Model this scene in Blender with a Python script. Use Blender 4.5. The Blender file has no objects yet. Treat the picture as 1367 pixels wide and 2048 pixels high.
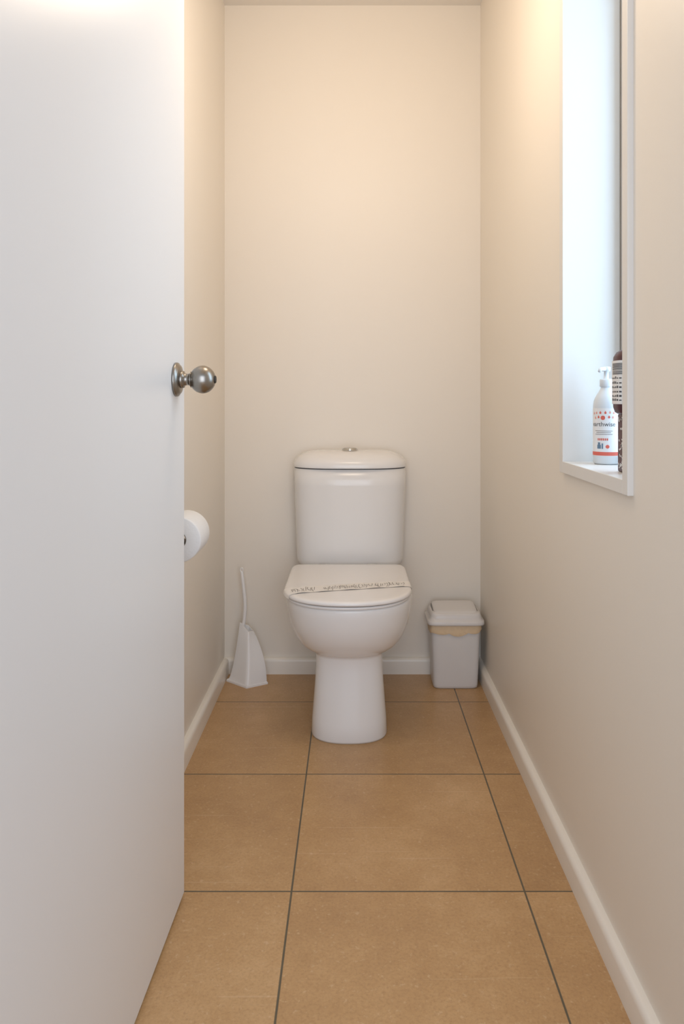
import bpy, bmesh, math, random
from mathutils import Vector, Matrix
random.seed(4)
C = bpy.context.scene.collection
PI = math.pi
try:
    bpy.context.scene.view_settings.view_transform = 'Standard'
except Exception: pass

# ------------------------------------------------------------------ materials
def lin(c):
    return tuple(((v/255)/12.92 if v/255 <= .04045 else ((v/255+.055)/1.055)**2.4) for v in c)+(1,)
def mat(name, rgb, rough=.5, metal=0, spec=.5, coat=0, noise=None, bump=None, trans=0):
    m = bpy.data.materials.new(name); m.use_nodes = True
    nt = m.node_tree; b = nt.nodes['Principled BSDF']
    b.inputs['Base Color'].default_value = lin(rgb)
    b.inputs['Roughness'].default_value = rough
    b.inputs['Metallic'].default_value = metal
    b.inputs['Specular IOR Level'].default_value = spec
    b.inputs['Coat Weight'].default_value = coat
    b.inputs['Transmission Weight'].default_value = trans
    tc = nt.nodes.new('ShaderNodeTexCoord')
    if noise:
        sc, amt = noise
        n = nt.nodes.new('ShaderNodeTexNoise'); n.inputs['Scale'].default_value = sc; n.inputs['Detail'].default_value = 4
        nt.links.new(tc.outputs['Object'], n.inputs['Vector'])
        mx = nt.nodes.new('ShaderNodeMix'); mx.data_type = 'RGBA'
        c = lin(rgb)
        mx.inputs[6].default_value = tuple(v*(1-amt) for v in c[:3])+(1,)
        mx.inputs[7].default_value = tuple(min(1, v*(1+amt)) for v in c[:3])+(1,)
        nt.links.new(n.outputs['Fac'], mx.inputs[0]); nt.links.new(mx.outputs[2], b.inputs['Base Color'])
    if bump:
        sc, st = bump
        n = nt.nodes.new('ShaderNodeTexNoise'); n.inputs['Scale'].default_value = sc; n.inputs['Detail'].default_value = 3
        nt.links.new(tc.outputs['Object'], n.inputs['Vector'])
        bp = nt.nodes.new('ShaderNodeBump'); bp.inputs['Strength'].default_value = st; bp.inputs['Distance'].default_value = .002
        nt.links.new(n.outputs['Fac'], bp.inputs['Height']); nt.links.new(bp.outputs['Normal'], b.inputs['Normal'])
    return m
M_wall = mat('wall_paint', (240, 232, 220), .42, spec=.35, noise=(1.5, .012), bump=(160, .06))
M_ceil = mat('ceiling_paint', (236, 230, 222), .7, spec=.2, noise=(2, .01))
M_door = mat('door_paint', (235, 235, 235), .33, spec=.45, noise=(1.2, .012), bump=(60, .04))
M_trim = mat('trim_paint', (244, 238, 228), .3, noise=(6, .02))
M_win = mat('window_paint', (230, 227, 222), .35, noise=(5, .01))
M_seal = mat('rubber_seal', (150, 142, 132), .6, noise=(30, .1))
M_cer = mat('ceramic', (238, 236, 234), .19, spec=.45, noise=(2, .006))
M_seat = mat('seat_plastic', (238, 235, 233), .22, spec=.5, noise=(3, .006))
M_chrome = mat('polished_chrome', (205, 203, 198), .12, metal=1, noise=(10, .02))
M_brush = mat('brushed_nickel', (152, 147, 140), .30, metal=1, noise=(60, .06))
M_dark = mat('dark_slot', (40, 36, 32), .6, noise=(20, .05))
M_plas = mat('white_plastic', (242, 240, 238), .3, noise=(8, .01))
M_bin = mat('bin_plastic', (226, 223, 220), .38, noise=(20, .015), bump=(220, .08))
M_binlid = mat('bin_lid_plastic', (224, 220, 217), .3, noise=(20, .015))
M_bag = mat('bin_bag', (230, 204, 168), .55, noise=(40, .08), bump=(90, .6))
M_paper = mat('tissue', (240, 239, 238), .9, spec=.1, noise=(60, .02), bump=(250, .25))
M_core = mat('cardboard', (130, 122, 114), .9, noise=(40, .1))
M_strip = mat('strip_paper', (238, 235, 232), .7, noise=(40, .02), bump=(120, .7))
M_ink = mat('grey_ink', (146, 141, 138), .8, noise=(40, .1))
M_botl = mat('bottle_plastic', (226, 232, 236), .25, noise=(10, .01))
M_label = mat('label_paper', (240, 240, 240), .5, noise=(20, .01))
M_red = mat('red_print', (224, 108, 92), .5, noise=(20, .03))
M_pink = mat('pink_print', (234, 166, 150), .5, noise=(20, .03))
M_blue = mat('blue_print', (104, 132, 156), .5, noise=(20, .03))
M_black = mat('dark_print', (84, 86, 90), .5, noise=(20, .03))
M_purple = mat('purple_packet', (74, 34, 44), .35, noise=(50, .15), bump=(60, .4))

def glass():
    m = bpy.data.materials.new('pane_glass'); m.use_nodes = True; nt = m.node_tree
    for n in list(nt.nodes): nt.nodes.remove(n)
    o = nt.nodes.new('ShaderNodeOutputMaterial'); mx = nt.nodes.new('ShaderNodeMixShader')
    t = nt.nodes.new('ShaderNodeBsdfTransparent'); g = nt.nodes.new('ShaderNodeBsdfGlossy'); g.inputs['Roughness'].default_value = .05
    t.inputs['Color'].default_value = (.93, .97, 1, 1); mx.inputs[0].default_value = .08
    nt.links.new(t.outputs[0], mx.inputs[1]); nt.links.new(g.outputs[0], mx.inputs[2]); nt.links.new(mx.outputs[0], o.inputs[0])
    return m
M_glass = glass()

def floor_mat():
    m = bpy.data.materials.new('floor_tiles'); m.use_nodes = True; nt = m.node_tree
    b = nt.nodes['Principled BSDF']; N = nt.nodes.new; L = nt.links.new
    tc = N('ShaderNodeTexCoord'); sp = N('ShaderNodeSeparateXYZ'); L(tc.outputs['Object'], sp.inputs[0])
    def math_(op, a, v=None, v2=None):
        n = N('ShaderNodeMath'); n.operation = op
        if hasattr(a, 'links'): L(a, n.inputs[0])
        else: n.inputs[0].default_value = a
        if v is not None:
            if hasattr(v, 'links'): L(v, n.inputs[1])
            else: n.inputs[1].default_value = v
        if v2 is not None: n.inputs[2].default_value = v2
        return n.outputs[0]
    def noise(scale, det, rough=.6, vec=None):
        n = N('ShaderNodeTexNoise'); n.inputs['Scale'].default_value = scale; n.inputs['Detail'].default_value = det
        n.inputs['Roughness'].default_value = rough
        L(vec if vec is not None else tc.outputs['Object'], n.inputs['Vector']); return n.outputs['Fac']
    def ramp(fac, *els):
        r = N('ShaderNodeValToRGB'); r.color_ramp.elements[0].position = els[0][0]; r.color_ramp.elements[0].color = els[0][1]
        r.color_ramp.elements[1].position = els[-1][0]; r.color_ramp.elements[1].color = els[-1][1]
        for p, c in els[1:-1]:
            e = r.color_ramp.elements.new(p); e.color = c
        L(fac, r.inputs[0]); return r.outputs[0]
    T = .472
    def axis(s, off):
        u = math_('DIVIDE', math_('ADD', s, -off), T)
        f = math_('FRACT', u)
        return math_('MULTIPLY', math_('MINIMUM', f, math_('SUBTRACT', 1.0, f)), T), math_('FLOOR', u)
    dx, cx = axis(sp.outputs[0], -.126-T*10)
    dy, cy = axis(sp.outputs[1], 1.514-T*10)
    d = math_('MINIMUM', dx, dy)
    mr = N('ShaderNodeMapRange'); L(d, mr.inputs[0]); mr.inputs[1].default_value = .0013; mr.inputs[2].default_value = .0024
    mask = mr.outputs[0]
    cb = N('ShaderNodeCombineXYZ'); L(cx, cb.inputs[0]); L(cy, cb.inputs[1])
    wn = N('ShaderNodeTexWhiteNoise'); L(cb.outputs[0], wn.inputs[0])
    off = N('ShaderNodeVectorMath'); off.operation = 'MULTIPLY_ADD'
    L(wn.outputs['Color'], off.inputs[0]); off.inputs[1].default_value = (9, 9, 9); L(tc.outputs['Object'], off.inputs[2])
    vec = off.outputs[0]
    base = ramp(noise(3.4, 12, .76, vec), (.30, lin((183, 143, 99))), (.52, lin((198, 158, 111))), (.72, lin((214, 176, 130))))
    spk = noise(170, 7, .75)
    sr = ramp(spk, (.34, (.78, .75, .72, 1)), (.5, (.94, .94, .94, 1)), (.66, (1, 1, 1, 1)))
    mul = N('ShaderNodeMix'); mul.data_type = 'RGBA'; mul.blend_type = 'MULTIPLY'; mul.inputs[0].default_value = .9
    L(base, mul.inputs[6]); L(sr, mul.inputs[7])
    hv = N('ShaderNodeHueSaturation'); L(mul.outputs[2], hv.inputs['Color'])
    L(math_('MULTIPLY_ADD', wn.outputs['Value'], .05, .975), hv.inputs['Value'])
    r3 = ramp(noise(90, 3, .6), (.60, (0, 0, 0, 1)), (.70, (1, 1, 1, 1)))
    mp = N('ShaderNodeMapping'); L(vec, mp.inputs[0]); mp.inputs['Rotation'].default_value = (0, 0, .35); mp.inputs['Scale'].default_value = (2.2, 120, 1)
    r4 = ramp(noise(1, 1, .4, mp.outputs[0]), (.72, (0, 0, 0, 1)), (.76, (1, 1, 1, 1)))
    m3 = N('ShaderNodeMix'); m3.data_type = 'RGBA'
    L(math_('ADD', math_('MULTIPLY', r3, .30), math_('MULTIPLY', r4, .20)), m3.inputs[0])
    L(hv.outputs[0], m3.inputs[6]); m3.inputs[7].default_value = lin((230, 205, 170))
    mx = N('ShaderNodeMix'); mx.data_type = 'RGBA'; L(mask, mx.inputs[0])
    mx.inputs[6].default_value = lin((96, 88, 72)); L(m3.outputs[2], mx.inputs[7])
    L(mx.outputs[2], b.inputs['Base Color'])
    b.inputs['Roughness'].default_value = .33
    bp = N('ShaderNodeBump'); bp.inputs['Strength'].default_value = .4; bp.inputs['Distance'].default_value = .002
    L(math_('ADD', mask, math_('MULTIPLY', spk, .04)), bp.inputs['Height']); L(bp.outputs[0], b.inputs['Normal'])
    return m
M_floor = floor_mat()

# ------------------------------------------------------------------ helpers
def obj(name, bm, m, parent=None, smooth=True, mods=None):
    bmesh.ops.recalc_face_normals(bm, faces=bm.faces)
    me = bpy.data.meshes.new(name); bm.to_mesh(me); bm.free()
    for p in me.polygons: p.use_smooth = smooth
    me.materials.append(m)
    o = bpy.data.objects.new(name, me); C.objects.link(o)
    if parent:
        o.parent = parent
        o.matrix_parent_inverse = Matrix.Translation(-parent.location) if parent.type == 'EMPTY' else Matrix.Identity(4)
    return o
def edge_split(o, ang=35):
    me = o.data
    bm = bmesh.new(); bm.from_mesh(me)
    for e in bm.edges:
        if len(e.link_faces) == 2 and e.calc_face_angle(0) > math.radians(ang): e.smooth = False
    bm.to_mesh(me); bm.free()
    return o
def thing(name, label, cat, loc, group=None):
    o = bpy.data.objects.new(name, None); C.objects.link(o); o.location = loc
    o.empty_display_size = .05
    o['label'] = label; o['category'] = cat
    if group: o['group'] = group
    return o
def tag(o, label, cat, kind=None):
    o['label'] = label; o['category'] = cat
    if kind: o['kind'] = kind
    return o
def box(bm, x0, x1, y0, y1, z0, z1, bev=0):
    vs = [bm.verts.new(p) for p in ((x0,y0,z0),(x1,y0,z0),(x1,y1,z0),(x0,y1,z0),(x0,y0,z1),(x1,y0,z1),(x1,y1,z1),(x0,y1,z1))]
    fs = [bm.faces.new([vs[i] for i in f]) for f in ((0,3,2,1),(4,5,6,7),(0,1,5,4),(1,2,6,5),(2,3,7,6),(3,0,4,7))]
    if bev:
        es = list({e for f in fs for e in f.edges})
        bmesh.ops.bevel(bm, geom=es, offset=bev, segments=3, profile=.5, affect='EDGES')
def loft(bm, rings, cap0=True, cap1=True):
    R = [[bm.verts.new(p) for p in r] for r in rings]
    n = len(R[0])
    for a, b in zip(R, R[1:]):
        for i in range(n):
            bm.faces.new((a[i], a[(i+1) % n], b[(i+1) % n], b[i]))
    if cap0: bm.faces.new(R[0][::-1])
    if cap1: bm.faces.new(R[-1])
    return R
def dring(cx, yc, hw, bf, bb, z, nf=2.3, nb=5, N=96):
    pts = []
    for i in range(N):
        t = 2*PI*i/N
        c, s = math.cos(t), math.sin(t)
        if s < 0: n, b = nf, bf
        else: n, b = nb, bb
        r = (abs(c)**n+abs(s)**n)**(-1/n)
        pts.append((cx+hw*r*c, yc+b*r*s, z))
    return pts
def frame_from(d):
    d = Vector(d).normalized()
    u = d.orthogonal().normalized(); return d, u, d.cross(u)
def lathe(bm, prof, origin, axis, N=48, cap=True):
    d, u, v = frame_from(axis); o = Vector(origin)
    rings = [[o+d*a+(u*math.cos(2*PI*i/N)+v*math.sin(2*PI*i/N))*max(r, 1e-4) for i in range(N)] for a, r in prof]
    return loft(bm, rings, cap, cap)
def tube(bm, pts, rad, N=14):
    pts = [Vector(p) for p in pts]; rings = []
    up = None
    for i, p in enumerate(pts):
        d = (pts[min(i+1, len(pts)-1)]-pts[max(i-1, 0)]).normalized()
        if up is None: up = d.orthogonal().normalized()
        up = (up-d*up.dot(d)).normalized(); w = d.cross(up)
        r = rad[i] if isinstance(rad, (list, tuple)) else rad
        rings.append([p+(up*math.cos(2*PI*k/N)+w*math.sin(2*PI*k/N))*r for k in range(N)])
    loft(bm, rings)
def spline(P, n=8):
    P = [Vector(p) for p in P]; Q = [P[0]*2-P[1]]+P+[P[-1]*2-P[-2]]; out = []
    for i in range(1, len(Q)-2):
        for k in range(n):
            t = k/n; a, b, c, d = Q[i-1:i+3]
            out.append(.5*((2*b)+(c-a)*t+(2*a-5*b+4*c-d)*t*t+(3*b-a-3*c+d)*t**3))
    out.append(P[-1]); return out
def text_mesh(bm, s, size, fn, sub=2):
    cu = bpy.data.curves.new('t', 'FONT'); cu.body = s; cu.size = size; cu.align_x = 'CENTER'; cu.align_y = 'CENTER'
    cu.resolution_u = 3
    o = bpy.data.objects.new('t', cu); C.objects.link(o)
    dg = bpy.context.evaluated_depsgraph_get(); dg.update()
    me = bpy.data.meshes.new_from_object(o.evaluated_get(dg))
    base = [bm.verts.new(fn(v.co.x, v.co.y)) for v in me.vertices]
    for p in me.polygons:
        try: bm.faces.new([base[i] for i in p.vertices])
        except ValueError: pass
    bpy.data.objects.remove(o); bpy.data.curves.remove(cu); bpy.data.meshes.remove(me)

# ------------------------------------------------------------------ setting
LX, RX, BY, CZ, FY = -.470, .461, 2.721, 2.43, .62
bm = bmesh.new(); box(bm, -1.1, 1.1, -1.2, 2.85, -.08, 0)
tag(obj('floor', bm, M_floor, smooth=False), 'tan square ceramic floor tiles with dark grout lines', 'floor', 'structure')
bm = bmesh.new(); box(bm, -1.1, 1.1, FY-.1, 2.85, CZ, CZ+.08)
tag(obj('ceiling', bm, M_ceil, smooth=False), 'plain pale ceiling above the toilet room', 'ceiling', 'structure')
bm = bmesh.new(); box(bm, LX-.1, RX+.1, BY, BY+.1, 0, CZ)
tag(obj('wall_back', bm, M_wall, smooth=False), 'warm cream back wall behind the toilet cistern', 'wall', 'structure')
bm = bmesh.new(); box(bm, LX-.1, LX, FY, BY, 0, CZ)
tag(obj('wall_left', bm, M_wall, smooth=False), 'cream left wall partly hidden behind the open door', 'wall', 'structure')
WY0, WY1, WZ0, WZ1 = 1.232, 1.640, .838, 2.02
bm = bmesh.new()
for a in ((FY, WY0, 0, CZ), (WY1, BY, 0, CZ), (WY0, WY1, 0, WZ0), (WY0, WY1, WZ1, CZ)):
    box(bm, RX, RX+.15, *a)
bmesh.ops.remove_doubles(bm, verts=bm.verts, dist=1e-5)
tag(obj('wall_right', bm, M_wall, smooth=False), 'cream right wall with the tall narrow window recess', 'wall', 'structure')
bm = bmesh.new()
box(bm, -1.1, -.375, FY-.1, FY, 0, CZ); box(bm, .44, 1.1, FY-.1, FY, 0, CZ); box(bm, -.375, .44, FY-.1, FY, 2.02, CZ)
tag(obj('wall_front', bm, M_wall, smooth=False), 'cream wall around the doorway the camera looks through', 'wall', 'structure')

def baseboard(name, a, b, nrm, label):
    a = Vector(a); b = Vector(b); n = Vector(nrm); T, H = .018, .058
    prof = [(0, 0), (T, 0), (T, H-.014), (T-.001, H-.008), (T-.004, H-.003), (T-.009, H), (0, H)]
    bm = bmesh.new()
    loft(bm, [[p+n*u+Vector((0, 0, z)) for u, z in prof] for p in (a, b)])
    o = edge_split(obj(name, bm, M_trim), 50); tag(o, label, 'baseboard', 'structure')
baseboard('baseboard_back', (LX, BY, 0), (RX, BY, 0), (0, -1, 0), 'low rounded cream baseboard along the back wall')
baseboard('baseboard_left', (LX, FY, 0), (LX, BY-.0181, 0), (1, 0, 0), 'low rounded cream baseboard along the left wall')
baseboard('baseboard_right', (RX, FY, 0), (RX, BY-.0181, 0), (-1, 0, 0), 'low rounded cream baseboard along the right wall')

T = .025; X0, X1 = .451, RX+.15
bm = bmesh.new()
box(bm, X0, X1, WY0, WY0+T, WZ0, WZ1, .0012); box(bm, X0, X1, WY1-T, WY1, WZ0, WZ1, .0012)
box(bm, X0, X1, WY0+T, WY1-T, WZ0, WZ0+T, .0012); box(bm, X0, X1, WY0+T, WY1-T, WZ1-T, WZ1, .0012)
win = tag(obj('window_1', bm, M_win, smooth=False), 'tall narrow recessed window with white timber lining and sill', 'window', 'structure')
def ringbox(bm, x0, x1, w, y0, y1, z0, z1):
    box(bm, x0, x1, y0, y0+w, z0, z1); box(bm, x0, x1, y1-w, y1, z0, z1)
    box(bm, x0, x1, y0+w, y1-w, z0, z0+w); box(bm, x0, x1, y0+w, y1-w, z1-w, z1)
IY0, IY1, IZ0, IZ1 = WY0+T, WY1-T, WZ0+T, WZ1-T
bm = bmesh.new(); ringbox(bm, .577, .605, .03, IY0, IY1, IZ0, IZ1); obj('window_frame', bm, M_win, win, False)
bm = bmesh.new(); ringbox(bm, .5745, .577, .003, IY0, IY1, IZ0, IZ1); obj('window_seal', bm, M_seal, win, False)
bm = bmesh.new(); box(bm, .589, .592, IY0+.028, IY1-.028, IZ0+.028, IZ1-.028); obj('window_pane', bm, M_glass, win, False)

# ------------------------------------------------------------------ door
far = Vector((-.340, 1.500, 0)); near = Vector((-.358, .700, 0))
dd = (near-far).normalized(); nn = Vector((-dd.y, dd.x, 0))
if nn.x < 0: nn = -nn
TH = .036
bm = bmesh.new()
def dpt(s, t, z): return far+dd*s-nn*t+Vector((0, 0, z))
L_ = (near-far).length
loft(bm, [[dpt(0, 0, z), dpt(L_, 0, z), dpt(L_, TH, z), dpt(0, TH, z)] for z in (.008, 1.985)])
bmesh.ops.bevel(bm, geom=list(bm.edges), offset=.0015, segments=2, affect='EDGES')
door = tag(obj('door_1', bm, M_door, smooth=False), 'plain white door standing open on the left with a round metal knob', 'door', 'structure')
kz = 1.0355
for side in (1, -1):
    base = dpt(.066, 0 if side == 1 else TH, kz); ax = nn*side
    bm = bmesh.new(); lathe(bm, [(0, .0325), (.003, .0328), (.005, .0320), (.0065, .0290), (.009, .0270), (.0105, .0225), (.011, .0150)], base, ax)
    obj('rose', bm, M_brush, door)
    bm = bmesh.new()
    lathe(bm, [(.010, .0165), (.012, .0168), (.016, .0160), (.017, .0118), (.024, .0108), (.028, .0125), (.0295, .0155), (.031, .0150)], base, ax)
    obj('knob_neck', bm, M_brush, door)
    bm = bmesh.new()
    pr = []
    R, c0 = .0268, .052
    for k in range(0, 25):
        a = PI-PI*k/24
        x = c0+R*.93*math.cos(a); r = R*math.sin(a)
        if x < .0300: x = .0300; r = min(r, .0145)
        if k > 21: x = c0+R*.93*math.cos(PI-PI*21/24)
        pr.append((x, r))
    lathe(bm, pr, base, ax)
    kn = obj('door_knob', bm, M_brush, door)
    bm = bmesh.new(); lathe(bm, [(c0+R*.80, .0075), (c0+R*.90, .0075), (c0+R*.95, .0066), (c0+R*.96, .003)], base, ax)
    lb = obj('lock_button', bm, M_dark, kn)
bm = bmesh.new()
pp = [dpt(-.001, TH/2-.012, 0), dpt(-.001, TH/2+.012, 0), dpt(.0006, TH/2+.012, 0), dpt(.0006, TH/2-.012, 0)]
loft(bm, [[p+Vector((0, 0, kz+z)) for p in pp] for z in (-.028, .028)])
obj('latch_plate', bm, M_brush, door, False)

# ------------------------------------------------------------------ toilet
TX = -.0135
toilet = thing('toilet', 'white ceramic close-coupled toilet with closed lid against the back wall', 'toilet', (TX, 2.4, 0))
lev = [
 (0, 2.157, .1105, 2.3, 2.66), (.006, 2.154, .1125, 2.3, 2.66), (.05, 2.158, .1105, 2.3, 2.66), (.10, 2.163, .1065, 2.3, 2.66), (.15, 2.169, .1025, 2.3, 2.66),
 (.20, 2.174, .0992, 2.3, 2.66), (.235, 2.175, .0985, 2.3, 2.67), (.244, 2.172, .1000, 2.3, 2.68), (.250, 2.160, .1075, 2.25, 2.69),
 (.258, 2.140, .1210, 2.2, 2.695), (.270, 2.118, .1370, 2.15, 2.70), (.285, 2.098, .1510, 2.1, 2.70), (.305, 2.079, .1640, 2.1, 2.70),
 (.330, 2.063, .1745, 2.1, 2.70), (.360, 2.051, .1820, 2.15, 2.70), (.390, 2.044, .1860, 2.2, 2.70), (.408, 2.041, .1875, 2.2, 2.70), (.414, 2.043, .1855, 2.2, 2.698), (.416, 2.050, .178, 2.2, 2.69)]
bm = bmesh.new()
rings = []
for z, f, hw, nf, bk in lev:
    yc = 2.24
    rings.append(dring(TX, yc, hw, yc-f, bk-yc, z+(.004 if z > .3 else 0), nf, 4.5))
loft(bm, rings)
obj('pan', bm, M_cer, toilet)
bm = bmesh.new(); rings = []
for z, hw, f, in ((.421, .178, 2.560), (.424, .184, 2.551), (.44, .1865, 2.547), (.5, .1885, 2.543), (.6, .1920, 2.537), (.7, .1950, 2.531), (.757, .1965, 2.528)):
    rings.append(dring(TX, 2.655, hw, 2.655-f, .052, z, 3.0, 9))
loft(bm, rings); obj('cistern', bm, M_cer, toilet)
bm = bmesh.new(); rings = [dring(TX, 2.655, .1945, .124, .05, .757, 3, 9), dring(TX, 2.655, .1945, .124, .05, .7605, 3, 9)]
loft(bm, rings); obj('cistern_gap_shade', bm, M_dark, toilet)  # dark band standing in for the shaded gap under the cistern lid
bm = bmesh.new(); rings = []
for ins, z in ((.002, .7605), (.0003, .7610), (0, .763), (0, .769), (.0016, .776), (.006, .784), (.014, .7925), (.024, .800), (.038, .807), (.054, .8122), (.075, .8152), (.1, .8162)):
    k = ins
    rings.append(dring(TX, 2.650, .1995-k, .130-min(k, .118)*1.0, .064-k*.52, z, 2.7, 7))
loft(bm, rings); cl = obj('cistern_lid', bm, M_cer, toilet)
by, bz = 2.622, .8156
bm = bmesh.new(); lathe(bm, [(0, .0280), (.0045, .0278), (.0062, .0266), (.0064, .0240)], (TX, by, bz), (0, 0, 1)); fb = obj('flush_button', bm, M_chrome, toilet)
for s in (1, -1):
    bm = bmesh.new()
    pts = [(TX+.0235*math.cos(a), by+.0235*math.sin(a)) for a in [(0 if s == 1 else PI)+(PI*k/20) for k in range(21)]]
    off = .0008*s
    def ringh(k, z, o2): return [(TX+(x-TX)*k, by+(y-by)*k+o2, bz+z) for x, y in pts]
    loft(bm, [ringh(1, .0062, off), ringh(1, .0080, off), ringh(.92, .0094, off*1.5), ringh(.7, .0103, off*2)])
    obj('button_half', bm, M_chrome, fb)
SX = TX-.004; YC, BF, HW, NB = 2.205, .175, .1870, 17
def prof_loft(bm, prof, z0, hw=HW, bf=BF, bb=.300, cx=SX):
    loft(bm, [dring(cx, YC, hw-i, bf-i, bb-i, z0+z, 2.25, NB, 200) for i, z in prof])
bm = bmesh.new(); prof_loft(bm, [(.012, 0), (.009, .0005), (.007, .002), (.007, .006), (.009, .008), (.012, .0085)], .4200)
obj('seat', bm, M_seat, toilet)
LZ = .4310; LP = [(.010, 0), (.003, .0005), (.0008, .002), (0, .0045), (.0002, .0075), (.0018, .0105), (.005, .0125), (.011, .0138), (.03, .0145), (.06, .0148), (.12, .0148), (.165, .0148)]
bm = bmesh.new(); prof_loft(bm, LP, LZ); obj('seat_lid', bm, M_seat, toilet)
bm = bmesh.new(); prof_loft(bm, [(.011, 0), (.011, .0025)], .4285); obj('seat_gap_shade', bm, M_dark, toilet)  # dark sheet paints the shade in the gap between seat and lid
for s in (-1, 1):
    bm = bmesh.new(); lathe(bm, [(0, .010), (.001, .011), (.035, .011), (.036, .010)], (SX+s*.08-.018, 2.515, .432), (1, 0, 0)); obj('hinge', bm, M_chrome, toilet)

def hw_at(y):
    if y < YC: return HW*(1-((YC-y)/BF)**2.25)**(1/2.25)
    return HW*(1-((y-YC)/.3)**NB)**(1/NB)
def lid_z(ins):
    pr = [(0, .0075)]+LP[5:]
    for (a, za), (b, zb) in zip(pr, pr[1:]):
        if ins <= b: return LZ+za+(zb-za)*max(0, (ins-a))/(b-a)
    return LZ+LP[-1][1]
def strip_pt(s, v, lift=0):
    wig = .0015*math.sin(s*47)+.0012*math.sin(s*83+1)
    y = 2.142+(2.232-2.142)*s+v+(wig if v > .01 else 0)
    e = hw_at(y); x = -e+2*e*s
    wav = .0008*(1+math.sin(s*31+v*60))*(1 if .05 < s < .95 else .2)
    return (SX+x*(1+.001/e*(1 if min(s, 1-s) < .03 else 0)), y, lid_z(e-abs(x))+.0009+wav+lift)
SW = .033
bm = bmesh.new(); rows = []
ss = [0, .004, .01, .02, .035]+[.05+.9*k/90 for k in range(91)]+[.965, .98, .99, .996, 1]
for s in ss:
    rows.append([bm.verts.new(strip_pt(s, v)) for v in (-SW, -SW/2, 0, SW/2, SW)])
for idx in (0, -1):
    r = [bm.verts.new((v.co.x+(-.0012 if idx == 0 else .0012), v.co.y, LZ+.001)) for v in rows[idx]]
    r2 = rows[idx]
    for i in range(4): bm.faces.new((r[i], r[i+1], r2[i+1], r2[i]))
for a, b in zip(rows, rows[1:]):
    for i in range(4): bm.faces.new((a[i], a[i+1], b[i+1], b[i]))
strip = obj('paper_strip', bm, M_strip)
tag(strip, 'white printed paper hygiene strip laid across the closed toilet lid', 'paper strip')
bm = bmesh.new()
def stroke(pts, t):
    L1 = []; L2 = []
    for (s, v) in pts:
        L1.append(bm.verts.new(strip_pt(s-t, v-t*.25, .0005))); L2.append(bm.verts.new(strip_pt(s+t, v+t*.25, .0005)))
    for i in range(len(pts)-1): bm.faces.new((L1[i], L1[i+1], L2[i+1], L2[i]))
s = .05
while s < .95:
    if .25 < s < .31: s += .01; continue
    h = random.uniform(.009, .022); v = random.uniform(-.006, .006); w = random.uniform(.005, .014); k = random.choice((0, 1, 2))
    if k == 0: stroke([(s, v-h), (s+w*.4, v), (s+w*.5, v+h)], .0024)
    elif k == 1: stroke([(s, v-h), (s+w, v-h*.3), (s+w*1.2, v+h*.4), (s+w*.3, v+h)], .0022)
    else: stroke([(s, v+h), (s-w*.4, v), (s+w, v-h)], .0026)
    s += w+random.uniform(.003, .010)
obj('printed_lettering', bm, M_ink, strip, False)

# ------------------------------------------------------------------ waste bin
BX, BYc = .351, 2.622
binr = thing('waste_bin', 'small pale grey swing-lid waste bin in the back right corner', 'bin', (BX, BYc, 0))
def rr(cx, cy, hx, hy, z, n=7, N=96):
    return dring(cx, cy, hx, hy, hy, z, n, n, N)
bm = bmesh.new()
loft(bm, [rr(BX, BYc, *a) for a in ((.072, .051, .0), (.0765, .055, .003), (.078, .0565, .012), (.0855, .064, .205), (.0865, .065, .222), (.0835, .062, .222), (.076, .054, .014))])
obj('bin_body', bm, M_bin, binr)
bm = bmesh.new()
N = 256
rings = [[], [], [], [], []]
for i, (x, y, z) in enumerate(rr(BX, BYc, .0885, .0670, .2235, 7, N)):
    u = (x-BX)*1.0+(y-BYc+.067)*1.3
    sc = abs(math.sin(u*48+1.2))**.7
    dropz = .024+.010*sc+.006*math.cos(u*30)
    for j, (f, k0) in enumerate(((0, 1.0), (.3, 1.012), (.6, 1.022), (.88, 1.018), (1, 1.006))):
        k = k0+.005*math.sin(u*95+j*.8)*(0 if j == 0 else 1)
        rings[j].append((BX+(x-BX)*max(k, .995), BYc+(y-BYc)*max(k, .995), .2235-dropz*f))
loft(bm, rings, False, False)
obj('bin_liner', bm, M_bag, binr)
bm = bmesh.new()
loft(bm, [rr(BX, BYc, *a) for a in ((.094, .072, .222), (.0980, .0760, .2223), (.0990, .0768, .2255), (.0988, .0766, .233), (.0965, .0745, .2365), (.0905, .0690, .239), (.0885, .0670, .250), (.086, .0645, .258), (.081, .059, .262), (.06, .04, .263))])
obj('bin_lid', bm, M_binlid, binr)
bm = bmesh.new(); rings = []
for hx, hy, z in ((.075, .054, .2605), (.0755, .0545, .266), (.0748, .0538, .2690), (.072, .051, .2708), (.060, .040, .2718), (.03, .02, .272)):
    rings.append([(x, y, zz+(y-BYc)*.12) for x, y, zz in rr(BX, BYc, hx, hy, z, 7)])
loft(bm, rings); obj('swing_flap', bm, M_binlid, binr)
bm = bmesh.new(); rings = [[(x, y, zz+(y-BYc)*.06) for x, y, zz in rr(BX, BYc, .0785, .0575, z, 7)] for z in (.2595, .2642)]
loft(bm, rings); obj('flap_seam', bm, mat('seam_grey', (150, 146, 142), .6, noise=(20, .05)), binr)

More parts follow.
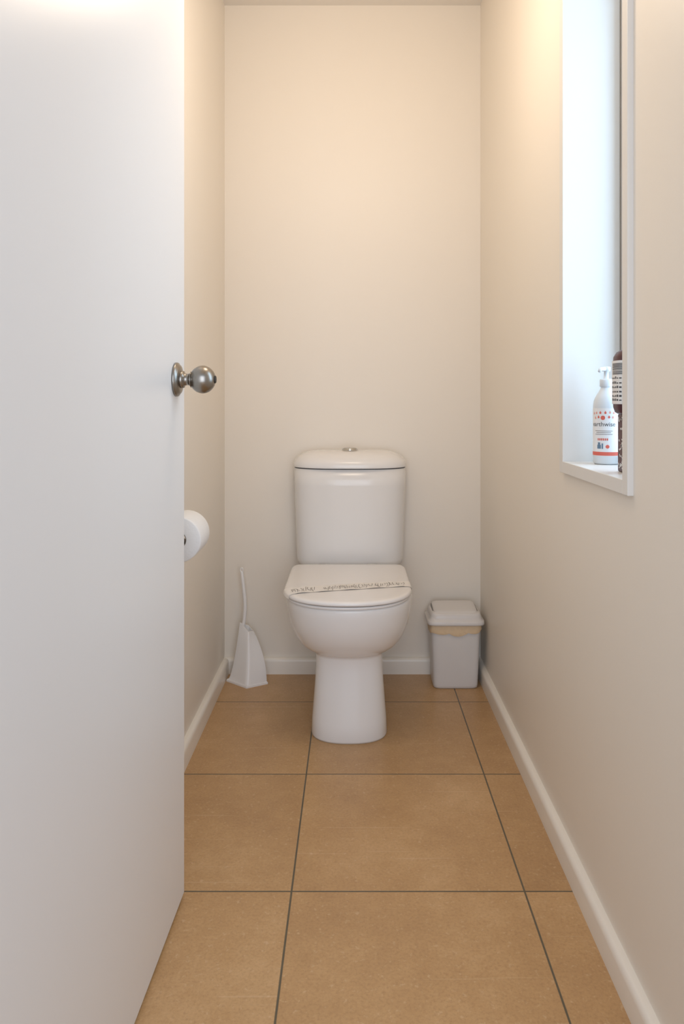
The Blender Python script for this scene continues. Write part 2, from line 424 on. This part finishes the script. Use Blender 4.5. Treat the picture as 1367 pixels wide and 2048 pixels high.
# ------------------------------------------------------------------ toilet brush
brush = thing('toilet_brush', 'white toilet brush in a curved sail shaped holder by the left wall', 'toilet brush', (-.38, 2.63, 0))
F, Rt, B, Lf = Vector((-.369, 2.570, 0)), Vector((-.300, 2.612, 0)), Vector((-.376, 2.695, 0)), Vector((-.449, 2.636, 0))
tF, tR, tB, tL = Vector((-.368, 2.618, .178)), Vector((-.350, 2.640, .174)), Vector((-.374, 2.664, .190)), Vector((-.404, 2.640, .208))
bm = bmesh.new(); rings = []
NS = 24
for k in range(NS+1):
    t = k/NS
    g = {'F': t**.95, 'R': t**2.0, 'B': t, 'L': t**.6}
    pts = []
    cr = []
    for b_, t_, q in ((F, tF, 'F'), (Rt, tR, 'R'), (B, tB, 'B'), (Lf, tL, 'L')):
        p = b_.lerp(t_, g[q]); p.z = .006+(t_.z-.006)*t; cr.append(p)
    mid = sum(cr, Vector())/4
    for a in range(4):
        p, q = cr[a], cr[(a+1) % 4]
        for j in range(8):
            u = j/8
            w = p.lerp(q, u)
            ease = .06*math.exp(-u*9)+.06*math.exp(-(1-u)*9)
            w2 = w+(mid-w)*(.18*u*(1-u)+ease); w2.z = w.z
            pts.append(w2)
    rings.append(pts)
mid = sum(rings[-1], Vector())/len(rings[-1])
rings.append([p+(mid-p)*.22 for p in rings[-1]])
rings.append([p-Vector((0, 0, .02)) for p in rings[-1]])
loft(bm, rings); edge_split(obj('holder', bm, M_plas, brush), 62)
bm = bmesh.new()
cen = (F+Rt+B+Lf)/4
def plate(k, z): return [cen+(p-cen)*k+Vector((0, 0, z)) for p in (F, Rt, B, Lf)]
loft(bm, [plate(1.0, 0), plate(1.0, .006), plate(.94, .010)]); obj('base', bm, M_plas, brush, False)
bm = bmesh.new()
hp = spline([(-.384, 2.645, .150), (-.3905, 2.645, .185), (-.3865, 2.645, .223), (-.384, 2.645, .267), (-.3885, 2.645, .320), (-.3945, 2.645, .373), (-.396, 2.645, .385)], 8)
n = len(hp); tube(bm, hp, [.0050+.0016*math.sin(PI*i/(n-1)) for i in range(n)])
obj('handle', bm, M_plas, brush)
bm = bmesh.new()
lp = [(-.3965+.0045*math.sin(2*PI*k/24), 2.645, .3915-.0070*math.cos(2*PI*k/24)) for k in range(25)]
tube(bm, lp, .0025, 8); obj('hanging_loop', bm, M_plas, brush)

# ------------------------------------------------------------------ toilet roll + holder
RXc, RZ, Ra = -.4115, .668, .0545
roll = thing('toilet_roll', 'white toilet roll hanging on the left wall beside the door edge', 'toilet roll', (RXc, 1.80, RZ))
bm = bmesh.new(); y0, y1, ri = 1.745, 1.855, .0205
lathe_pts = [(y0, ri), (y0, Ra-.003), (y0+.002, Ra-.0008), (y0+.005, Ra), (y1-.005, Ra), (y1-.002, Ra-.0008), (y1, Ra-.003), (y1, ri)]
NN = 72
rings = [[(RXc+r*math.cos(2*PI*i/NN), y, RZ+r*math.sin(2*PI*i/NN)) for i in range(NN)] for y, r in lathe_pts]
R_ = loft(bm, rings, False, False)
for i in range(NN): bm.faces.new((R_[-1][i], R_[-1][(i+1) % NN], R_[0][(i+1) % NN], R_[0][i]))
edge_split(obj('paper', bm, M_paper, roll), 50)
bm = bmesh.new()
rings = [[(RXc+r*math.cos(2*PI*i/NN), y, RZ+r*math.sin(2*PI*i/NN)) for i in range(NN)] for y, r in ((y0-.001, .0203), (y1+.001, .0203), (y1+.001, .0192), (y0-.001, .0192), (y0-.001, .0203))]
loft(bm, rings, False, False); obj('cardboard_core', bm, M_core, roll)
bm = bmesh.new()
rings = []
for x, z in ((LX+.0042, RZ+.0), (LX+.0040, RZ-.03), (LX+.0042, RZ-.062)):
    rings.append([(x, y0+.001, z), (x, y1-.001, z), (x+.0006, y1-.001, z), (x+.0006, y0+.001, z)])
loft(bm, rings); obj('loose_sheet', bm, M_paper, roll)
hold = thing('toilet_roll_holder', 'chrome arm holding the toilet roll on the left wall', 'toilet roll holder', (LX, 1.89, RZ+.012))
rz = RZ+.0192-.0060
bm = bmesh.new(); lathe(bm, [(0, .022), (.004, .022), (.006, .020)], (LX, 1.885, rz), (1, 0, 0)); obj('wall_plate', bm, M_chrome, hold)
bm = bmesh.new()
tube(bm, spline([(LX+.004, 1.885, rz), (LX+.04, 1.885, rz), (LX+.055, 1.879, rz), (RXc, 1.865, rz), (RXc, 1.80, rz), (RXc, 1.738, rz)], 6), .006)
obj('arm', bm, M_chrome, hold)

# ------------------------------------------------------------------ soap bottle on window sill
SZ = WZ0+T
bx, byy, br = .5235, 1.550, .0262
bot = thing('pump_bottle', 'white pump soap bottle with red dotted label on window sill', 'soap bottle', (bx, byy, SZ))
bm = bmesh.new()
lathe(bm, [(0, .021), (.001, .0235), (.004, br), (.120, br), (.130, .0254), (.140, .0215), (.150, .0155), (.157, .0115), (.160, .0105), (.165, .0105)], (bx, byy, SZ), (0, 0, 1))
obj('bottle_body', bm, M_botl, bot)
bm = bmesh.new(); lathe(bm, [(.1600, .0125), (.161, .0132), (.174, .0132), (.176, .012), (.177, .0050), (.192, .0045), (.1925, .0085), (.2005, .0088), (.202, .007)], (bx, byy, SZ), (0, 0, 1))
pump = obj('pump', bm, M_botl, bot)
pd = Vector((-.7, -.7, 0)).normalized()
bm = bmesh.new(); o_ = Vector((bx, byy, SZ+.197)); tube(bm, [o_, o_+pd*.015, o_+pd*.026-Vector((0, 0, .001)), o_+pd*.030-Vector((0, 0, .006))], [.0045, .0042, .0035, .003], 12)
obj('nozzle', bm, M_botl, pump)
ang0 = math.atan2(-byy, -bx)
def wrap(off=0, lift=.0006):
    def f(u, v):
        a = ang0+off+u/br
        return (bx+(br+lift)*math.cos(a), byy+(br+lift)*math.sin(a), SZ+v)
    return f
bm = bmesh.new(); w = wrap(0, .0003)
rows = [[bm.verts.new(w(-.050+.100*i/40, v)) for i in range(41)] for v in (.018, .116)]
for i in range(40): bm.faces.new((rows[0][i], rows[0][i+1], rows[1][i+1], rows[1][i]))
lab = obj('label', bm, M_label, bot)
OFF = -.25
def patch(bm, u0, u1, v0, v1, f, n=6):
    r = [[bm.verts.new(f(u0+(u1-u0)*i/n, v)) for i in range(n+1)] for v in (v0, v1)]
    for i in range(n): bm.faces.new((r[0][i], r[0][i+1], r[1][i+1], r[1][i]))
def disc(bm, u, v, r, f):
    bm.faces.new([bm.verts.new(f(u+r*math.cos(2*PI*k/14), v+r*math.sin(2*PI*k/14))) for k in range(14)])
def drop(bm, u, v, r, f):
    pts = [(r*math.cos(a), r*math.sin(a)) for a in [PI*.8+PI*1.4*k/12 for k in range(13)]]+[(0, r*1.9)]
    bm.faces.new([bm.verts.new(f(u+x, v+y)) for x, y in pts])
w = wrap(OFF)
bm = bmesh.new(); text_mesh(bm, 'earthwise', .0130, lambda u, v: w(u, v+.083))
obj('brand_lettering', bm, M_black, lab, False)
bm = bmesh.new(); patch(bm, -.012, -.004, .033, .041, w); patch(bm, -.0105, -.0055, .041, .046, w, 2)
patch(bm, -.0025, .0005, .033, .044, w, 2)
obj('hazard_icon', bm, M_blue, lab, False)
bm = bmesh.new()
for vv, uu in ((.0690, .019), (.0655, .016), (.0620, .019)): patch(bm, -uu*.9, uu, vv, vv+.0011, w)
obj('small_print', bm, M_ink, lab, False)
bm = bmesh.new(); patch(bm, -.045, .045, .0190, .0265, wrap(0, .0006), 24); obj('red_band', bm, M_red, lab, False)
bm = bmesh.new()
for i in range(6): patch(bm, -.011+i*.0037, -.0085+i*.0037, .050, .0545, w, 2)
disc(bm, .009, .0375, .0038, w); disc(bm, .0, .0965, .0045, w)
obj('red_print', bm, M_red, lab, False)
bm = bmesh.new()
for u, v in ((-.009, .0975), (.005, .1065), (.012, .0975), (-.005, .1065)): drop(bm, u, v, .0022, w)
obj('red_drops', bm, M_red, lab, False)
bm = bmesh.new()
for u, v in ((-.014, .106), (.014, .107), (-.017, .096), (.020, .097), (.022, .106), (-.021, .105)): drop(bm, u, v, .0020, w)
obj('pale_drops', bm, M_pink, lab, False)

# ------------------------------------------------------------------ packets on the sill
bm = bmesh.new(); box(bm, .492, .545, 1.335, 1.395, SZ, SZ+.108, .003)
pb = obj('patterned_box', bm, M_purple, smooth=False); tag(pb, 'dark red and white patterned box standing on the sill', 'box')
bm = bmesh.new()
random.seed(9)
for i in range(70):
    y = random.uniform(1.340, 1.390); z = random.uniform(SZ+.006, SZ+.102); a = random.uniform(.0014, .0030); b = random.uniform(.0012, .0028); x = .4916
    bm.faces.new([bm.verts.new(p) for p in ((x, y-a, z-b), (x, y+a, z-b*.6), (x, y+a, z+b), (x, y-a*.6, z+b))])
obj('printed_pattern', bm, M_label, pb, False)
PCX = .5125
bm = bmesh.new(); rings = []
for z, hx, hy in ((.108, .028, .020), (.111, .032, .026), (.120, .0345, .030), (.150, .0355, .031), (.19, .0360, .031), (.212, .0345, .029), (.221, .030, .022), (.2245, .024, .015)):
    rings.append(rr(PCX, 1.365, hx, hy, SZ+z, 3.5, 48))
loft(bm, rings); pk = obj('wrapped_packet', bm, M_purple)
tag(pk, 'dark purple wrapped packet with white barcode label atop the patterned box', 'packet')
def side_pt(y, z, l=.0006):
    return (PCX-.0362*max(0, 1-abs((y-1.365)/.031)**3.5)**(1/3.5)-l, y, z)
ys = [1.3365+k*.0025 for k in range(18)]
bm = bmesh.new()
r0 = [bm.verts.new(side_pt(y, SZ+.126)) for y in ys]; r1 = [bm.verts.new(side_pt(y, SZ+.205)) for y in ys]
for i in range(len(ys)-1): bm.faces.new((r0[i], r0[i+1], r1[i+1], r1[i]))
pl = obj('packet_label', bm, M_label, pk)
bm = bmesh.new()
z = SZ+.180
while z < SZ+.200:
    h = random.choice((.0006, .0010, .0014))
    ya = [1.340+k*.003 for k in range(12)]
    a = [bm.verts.new(side_pt(y, z, .001)) for y in ya]; b = [bm.verts.new(side_pt(y, z+h, .001)) for y in ya]
    for i in range(len(ya)-1): bm.faces.new((a[i], a[i+1], b[i+1], b[i]))
    z += h+random.choice((.0006, .0010))
for zz in (.172, .163, .155, .147, .139, .132):
    for k in range(5):
        y = 1.341+k*.0072
        h = random.uniform(.002, .0045)
        bm.faces.new([bm.verts.new(side_pt(q, SZ+zz+dz, .001)) for q, dz in ((y, 0), (y+.0045, 0), (y+.0045, h), (y, h))])
obj('barcode_print', bm, M_black, pl, False)

# ------------------------------------------------------------------ lights
def area(name, loc, rot, size, sy, energy, col, shape='RECTANGLE'):
    l = bpy.data.lights.new(name, 'AREA'); l.shape = shape; l.size = size
    if shape in ('RECTANGLE', 'ELLIPSE'): l.size_y = sy
    l.energy = energy; l.color = col
    o = bpy.data.objects.new(name, l); C.objects.link(o); o.location = loc; o.rotation_euler = rot
    return o
pl_ = bpy.data.lights.new('globe_lamp', 'POINT'); pl_.energy = 8.4; pl_.color = (1, .82, .63); pl_.shadow_soft_size = .12
po = bpy.data.objects.new('globe_lamp', pl_); C.objects.link(po); po.location = (0, 1.68, 2.02)
area('window_daylight', (.70, 1.44, 1.45), (0, math.radians(90), 0), 1.1, .36, 6.5, (.66, .83, 1))
area('hall_daylight', (.25, -1.0, 1.2), (math.radians(90), 0, 0), 1.6, 2.0, 34, (.80, .87, 1))
w = bpy.data.worlds.new('world'); bpy.context.scene.world = w; w.use_nodes = True
w.node_tree.nodes['Background'].inputs[0].default_value = (.78, .87, 1, 1); w.node_tree.nodes['Background'].inputs[1].default_value = .5

# ------------------------------------------------------------------ camera
cd = bpy.data.cameras.new('camera'); cam = bpy.data.objects.new('camera', cd); C.objects.link(cam)
cam.location = (0, 0, 1.0); cam.rotation_euler = (math.radians(90), 0, 0)
K, CX_, CY_ = 1, 683.5, 1024
cd.sensor_fit = 'HORIZONTAL'; cd.sensor_width = 36; cd.lens = 36*1494*K/1367
cd.shift_x = (CX_-707)*K/1367; cd.shift_y = -(CY_-796)*K/1367; cd.clip_start = .02
bpy.context.scene.camera = cam
